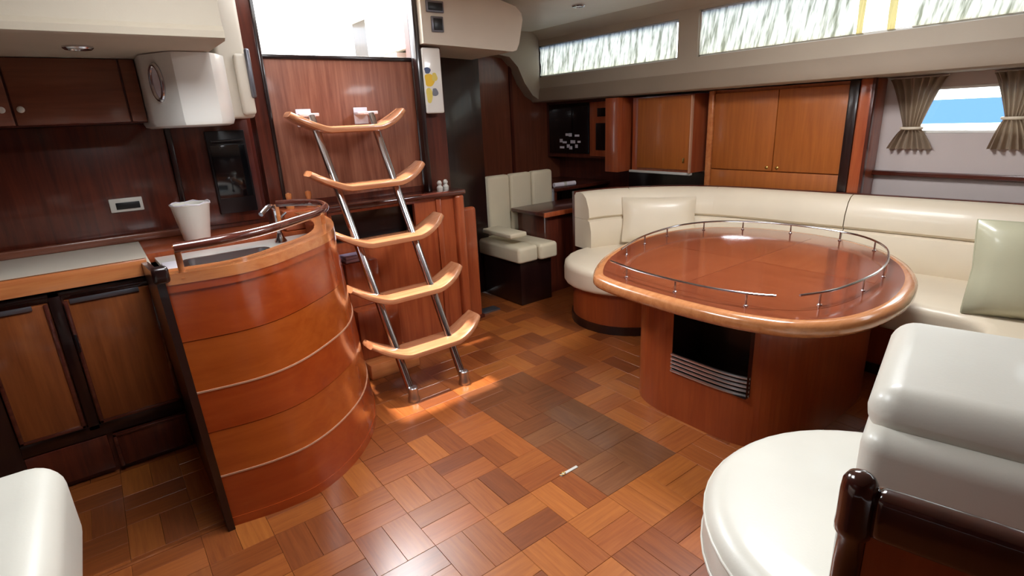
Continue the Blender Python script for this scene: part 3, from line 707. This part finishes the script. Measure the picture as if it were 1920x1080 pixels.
def tie_curtain(y0t, y1t, yk0, yk1, y0b, y1b, zt, zk, zb, label):
    rings = []; rows = 22
    for r in range(rows):
        k = r / (rows - 1); z = zt + (zb - zt) * k; kk = (zt - zk) / (zt - zb)
        if k < kk:
            q = (k / kk) ** .8; a, b = y0t + (yk0 - y0t) * q, y1t + (yk1 - y1t) * q
        else:
            q = ((k - kk) / (1 - kk)) ** .7; a, b = yk0 + (y0b - yk0) * q, yk1 + (y1b - yk1) * q
        row = []
        for i in range(61):
            u = i / 60; row.append((4.262 + .026 * math.sin(u * 6.5 * 2 * math.pi + .8 * math.sin(u * 9)) * (0.5 + .5 * abs(b - a) / .3), a + (b - a) * u, z))
        rings.append(row)
    o = thing('tied_curtain', label, 'curtain', (4.262, (yk0 + yk1) / 2, zb), 'tied curtains of the hull window')
    ob('cloth', MB().loft(rings, ring_closed=False, cap=False), 'curtain', o, 80)
    ym = (yk0 + yk1) / 2; w = abs(yk1 - yk0) / 2 + .012
    ob('tieback', MB().tube([(4.262 + .03 * math.sin(a), ym + w * math.cos(a), zk) for a in [2 * math.pi * k / 16 for k in range(16)]], .009, 8, closed=True), 'leather', o)
    ob('curtain_rail', MB().tube([(4.262, min(y0t, y1t), zt + .004), (4.262, max(y0t, y1t), zt + .004)], .005, 8), 'plate', o)
tie_curtain(1.49, 1.175, 1.375, 1.285, 1.455, 1.195, 1.615, 1.31, 1.18, 'beige tied back curtain next to the wooden post')
tie_curtain(.965, .70, .875, .79, .93, .68, 1.615, 1.36, 1.185, 'beige tied back curtain at the near end of the hull window')

# ================================================================== SETTEE
st = thing('settee', 'long cream leather U shaped settee wrapped round the table', 'sofa', (3.3, 1.4, 0))
FRONT = [(2.57, 2.62)]
nose = arc(3.03, 2.62, .465, 90, 270, 14)
inner = arc(3.10, 2.005, .15, 90, 0, 6)                # aft arm front turns into the outboard run
inner2 = arc(3.10, .70, .15, 0, -90, 6)
seat_out = nose + [(3.06, 2.155)] + inner + inner2 + [(2.2, .55), (2.2, -.2), (4.05, -.2), (4.05, 2.6), (3.9, 2.95), (3.6, 3.085), (3.3, 3.085)]
ob('seat_cushion', MB().pad(seat_out, .30, .47, .05, .03), 'leather', st, 60)
b_nose = arc(3.03, 2.62, .40, 90, 270, 14)
base_out = b_nose + [(3.1, 2.22), (3.25, 2.22), (3.32, 2.1), (3.32, .62), (3.22, .48), (2.3, .48), (2.3, -.18), (4.05, -.18), (4.05, 2.6), (3.9, 2.95), (3.6, 3.08), (3.3, 3.08)]
ob('base', MB().prism(base_out, .06, .30), 'pedestal', st)
ob('toe_kick', MB().prism(inset(base_out, -.012), 0, .06), 'wood_black', st)
backp = spline([(3.06, 3.16), (3.25, 3.12), (3.47, 3.0), (3.72, 2.76), (3.87, 2.47), (3.93, 2.2), (3.955, 1.96), (4.0, 1.51), (4.04, 1.08), (4.07, .67), (4.09, .2), (4.09, -.2)], 8, False)
def seglen(p): 
    L = [0]
    for a, b in zip(p, p[1:]): L.append(L[-1] + math.dist(a, b))
    return L
SL = seglen(backp)
def at(s):
    for k in range(len(SL) - 1):
        if SL[k + 1] >= s:
            u = (s - SL[k]) / (SL[k + 1] - SL[k]); return (backp[k][0] + (backp[k + 1][0] - backp[k][0]) * u, backp[k][1] + (backp[k + 1][1] - backp[k][1]) * u)
    return backp[-1]
def nearest_s(x, y):
    k = min(range(len(backp)), key=lambda i: math.dist(backp[i], (x, y))); return SL[k]
cuts = [0, nearest_s(3.48, 2.99), nearest_s(3.88, 2.45), nearest_s(4.0, 1.53), SL[-1]]
# travel runs aft arm -> near arm, so the seat is on the right: negative offsets
low = [(.055, .45), (-.15, .45), (-.165, .47), (-.165, .60), (-.145, .675), (-.12, .69), (.055, .69)]
up = [(.055, .692), (-.122, .692), (-.142, .71), (-.135, .78), (-.10, .86), (-.06, .893), (-.01, .903), (.035, .895), (.055, .87)]
for a, b in zip(cuts, cuts[1:]):
    n = max(3, int((b - a) / .08)); g = .003
    path = [at(a + g + (b - a - 2 * g) * k / n) for k in range(n + 1)]
    bc = ob('back_cushion', MB().sweep(path, low), 'leather', st, 40)
    ob('headroll', MB().sweep(path, up), 'leather', bc, 40)
ob('back_board', MB().sweep(backp, [(.057, 0.3), (.085, .3), (.085, .90), (.057, .90)]), 'wood_dark', st)
# loose cushions
def pillow(name, label, mat, c, wdt, hgt, thk, rz, rx, grp=None):
    n = 18; mb = MB()
    def sh(u, v, s):
        e = (1 - abs(u) ** 3.2) ** .5 * (1 - abs(v) ** 3.2) ** .5
        return (u * wdt / 2 * (1 - .05 * (1 - abs(v))) * 1.0, s * thk / 2 * (.12 + .88 * e), v * hgt / 2 * (1 - .04 * (1 - abs(u))))
    for s in (-1, 1):
        rows = [[sh(-1 + 2 * i / n, -1 + 2 * j / n, s) for i in range(n + 1)] for j in range(n + 1)]; mb.loft(rows, ring_closed=False, cap=False)
    per = [(-1 + 2 * i / n, -1) for i in range(n)] + [(1, -1 + 2 * i / n) for i in range(n)] + [(1 - 2 * i / n, 1) for i in range(n)] + [(-1, 1 - 2 * i / n) for i in range(n)]
    mb.loft([[sh(u, v, -1) for u, v in per], [sh(u, v, 1) for u, v in per]], cap=False)
    X = Matrix.Translation(c) @ Matrix.Rotation(rz, 4, 'Z') @ Matrix.Rotation(rx, 4, 'X')
    mb.xf(X); zmin = min(v[2] for v in mb.v)
    t = thing(name, label, 'cushion', (c[0], c[1], zmin), grp)
    ob('cover', mb, mat, t, 60)
    pip = MB().tube([X @ Vector(sh(u, v, 0)) for u, v in per], .006, 6, closed=True)
    ob('piping', pip, mat, t, 60)
pillow('scatter_cushion', 'cream leather scatter cushion propped in the aft corner of the settee', 'leather', (3.49, 2.70, .672), .56, .35, .13, math.radians(-48 ), math.radians(-16))
pillow('scatter_cushion', 'large pale olive cushion upright on the near end of the settee', 'leather_olive', (3.42, .40, .692), .62, .46, .22, math.radians(-72), math.radians(-10))

# near end of the settee group: round-nosed seat with high back, seen over the half bulkhead
ns = thing('lounge_seat', 'white leather round nosed seat with thick backrest in the foreground', 'sofa', (1.5, .2, 0))
ro = arc(1.44, .31, .485, 20, 215, 26) + [(1.05, -.45), (2.15, -.45), (2.15, .50), (2.0, .53)]
ob('seat_cushion', MB().pad(ro, .29, .47, .06, .05, puff=.006), 'leather_white', ns, 60)
for zq, oq in ((.425, .001), (.33, -.001)):
    q = inset(ro, oq)[:27]; ob('piping', MB().tube([(x, y, zq) for x, y in q], .0045, 6), 'leather_white', ns, 60)
ob('base', MB().prism(inset(ro, .07), .05, .29), 'wood_dark', ns); ob('toe_kick', MB().prism(inset(ro, .10), 0, .05), 'wood_black', ns)
A = math.radians(13.6); RT = Matrix.Rotation(A, 4, 'Z')
def loc(c, mb): return mb.xf(Matrix.Translation(c) @ RT)
ob('backrest', loc((1.045, .305, 0), MB().box(.0, .40, -.95, .02, .47, .905, .04, 5)), 'leather_white', ns, 60)
ob('headroll', loc((1.045, .305, 0), MB().box(.04, .52, -.95, .022, .868, .978, .06, 6)), 'leather_white', ns, 60)
# half bulkhead: post, rail, panel
hb = thing('half_bulkhead', 'low half bulkhead with dark turned post and rail in the foreground', 'partition', (.87, .0, 0))
ob('post', MB().lathe([(.026, 0), (.021, .02), (.021, .80), (.0215, .85), (.026, .857), (.0265, .868), (.0255, .88), (.0255, .93), (.0235, .948), (.018, .958), (.010, .963), (.001, .964)], (.826, .246, 0), 24), 'post_dark', hb)
ob('rail', loc((.826, .246, 0), MB().box(-.020, .020, -.95, -.02, .862, .945, .014, 4)), 'post_dark', hb)
ob('panel', loc((.826, .246, 0), MB().box(-.008, .008, -.95, -.02, .02, .862)), 'pedestal', hb)
ob('skirting', loc((.826, .246, 0), MB().box(-.018, .018, -.95, -.02, 0, .06, .005)), 'wood_dark', hb)
# white armchair at the left edge
ac = thing('armchair', 'white leather seat whose rounded corner shows at the left edge', 'chair', (-.55, 1.0, 0))
ob('base', MB().box(-1.0, -.26, .55, 1.38, .02, .40, .02), 'wood_dark', ac)
ob('seat_cushion', MB().box(-1.05, -.22, .45, 1.43, .40, .62, .05, 5), 'leather_white', ac, 60)
ob('arm', MB().box(-.5, -.185, .35, 1.45, .62, .845, .06, 6), 'leather_white', ac, 60)

# ================================================================== TABLE
TO = spline([(1.938, 1.898), (2.211, 2.089), (2.619, 2.235), (3.001, 2.25), (3.295, 2.119), (3.475, 1.82), (3.493, 1.43), (3.366, 1.12), (3.137, .903), (2.876, .772), (2.60, .706), (2.346, .695), (2.121, .743), (1.965, .85), (1.882, 1.025), (1.849, 1.239), (1.845, 1.515), (1.869, 1.765)], 5)
tb = thing('saloon_table', 'glossy brown rounded saloon table with metal fiddle rail and drum pedestal', 'table', (2.65, 1.43, 0))
ob('edge_band', MB().loft([[(x, y, z) for x, y in inset(TO, o)] for o, z in ((.05, .655), (.012, .66), (.0, .675), (.0, .70), (.012, .716), (.035, .7195), (.05, .7185))], cap=False), 'table_edge', tb, 50)
ti = inset(TO, .046)
ob('tabletop', MB().prism(ti, .66, .7185), 'table', tb)
# inlaid diamond leaves
def clip(poly, nx, ny, c):
    out = []
    for a, b in zip(poly, poly[1:] + poly[:1]):
        da, db = nx * a[0] + ny * a[1] - c, nx * b[0] + ny * b[1] - c
        if da <= 0: out.append(a)
        if (da < 0) != (db < 0):
            t_ = da / (da - db); out.append((a[0] + (b[0] - a[0]) * t_, a[1] + (b[1] - a[1]) * t_))
    return out
tin = inset(TO, .15); cxx, cyy = 2.66, 1.46
for k, (sx, sy) in enumerate(((1, 1), (-1, 1), (-1, -1), (1, -1))):
    p = clip(clip(tin, -sx, 0, -sx * cxx - .002), 0, -sy, -sy * cyy - .002)
    if len(p) > 2: ob('top_leaf', MB().prism(p, .70, .7194), 'table_x' if k % 2 else 'table', tb)
# fiddle rails
F1 = spline([(2.017, 1.849), (1.967, 1.60), (1.965, 1.295), (2.005, 1.10), (2.054, 1.005)], 5, False)
F2 = spline([(2.125, .945), (2.308, .88), (2.659, .865), (2.95, .925), (3.187, 1.03), (3.36, 1.22), (3.42, 1.50), (3.38, 1.80), (3.25, 2.02), (3.02, 2.13), (2.75, 2.13), (2.50, 2.08), (2.24, 1.975)], 5, False)
for F in (F1, F2):
    fr = ob('fiddle_rail', MB().tube([(x, y, .772) for x, y in F], .0055, 8), 'chrome', tb)
    LL = seglen(F); n = max(3, round(LL[-1] / .27))
    for k in range(n):
        s_ = LL[-1] * (k + .35) / (n - .3); i = min(range(len(LL)), key=lambda i: abs(LL[i] - s_)); x, y = F[i]
        ob('fiddle_post', MB().lathe([(.010, 0), (.010, .004), (.0045, .007), (.0045, .052)], (x, y, .7185), 8), 'chrome', fr)
# pedestal with an open niche
def se(a, cx=2.65, cy=1.40, rx=.565, ry=.46, n=3.6):
    c, s = math.cos(a), math.sin(a); return (cx + rx * math.copysign(abs(c) ** (2 / n), c), cy + ry * math.copysign(abs(s) ** (2 / n), s))
NA = 96; pts = [se(2 * math.pi * k / NA) for k in range(NA)]
pv = MB(); NY0, NY1, NZ0, NZ1 = 1.11, 1.515, .255, .62
def inn(a, b): return a[0] < 2.3 and b[0] < 2.3 and NY0 <= (a[1] + b[1]) / 2 <= NY1
for k in range(NA):
    a, b = pts[k], pts[(k + 1) % NA]
    for z0, z1 in ((0, NZ0), (NZ0, NZ1), (NZ1, .657)):
        if z0 == NZ0 and inn(a, b): continue
        pv.quad((a[0], a[1], z0), (b[0], b[1], z0), (b[0], b[1], z1), (a[0], a[1], z1))
ob('pedestal', pv, 'pedestal', tb, 50)
edge = [k for k in range(NA) if inn(pts[k], pts[(k + 1) % NA])]
ya, yb = pts[edge[0]][1], pts[(edge[-1] + 1) % NA][1]; y0, y1 = min(ya, yb), max(ya, yb)
ni = MB().box(2.33, 2.34, y0, y1, NZ0 - .01, NZ1 + .01)
for yq in (y0, y1): ni.quad((2.085, yq, NZ0), (2.34, yq, NZ0), (2.34, yq, NZ1), (2.085, yq, NZ1))
for zq in (NZ0, NZ1): ni.quad((2.085, y0, zq), (2.34, y0, zq), (2.34, y1, zq), (2.085, y1, zq))
ob('niche', ni, 'wood_black', tb)
gp = [pts[k] for k in edge] + [pts[(edge[-1] + 1) % NA]]
gk = ob('niche_guard', MB().tube([(x - .006, y, .262) for x, y in gp], .008, 8), 'steel', tb)
for z in (.285, .306, .327, .348): ob('guard_bar', MB().tube([(x - .006, y, z) for x, y in gp], .0075, 8), 'steel', gk)

# ================================================================== CEILING LIGHTS
def downlight(c, label):
    o = thing('ceiling_light', label, 'light', c, 'small round deckhead lights')
    ob('bezel', MB().lathe([(.052, 0), (.052, -.006), (.045, -.012), (.034, -.012), (.032, -.004), (.001, -.004)], c, 24), 'chrome', o)
    ob('lens', MB().lathe([(.032, -.005), (.02, -.009), (.001, -.010)], c, 20), 'plate', o)
downlight((3.294, 3.377, ZC), 'small round light in the pale deckhead near the console')
downlight((.071, 2.9, 1.845), 'small round light in the low soffit over the galley lockers')
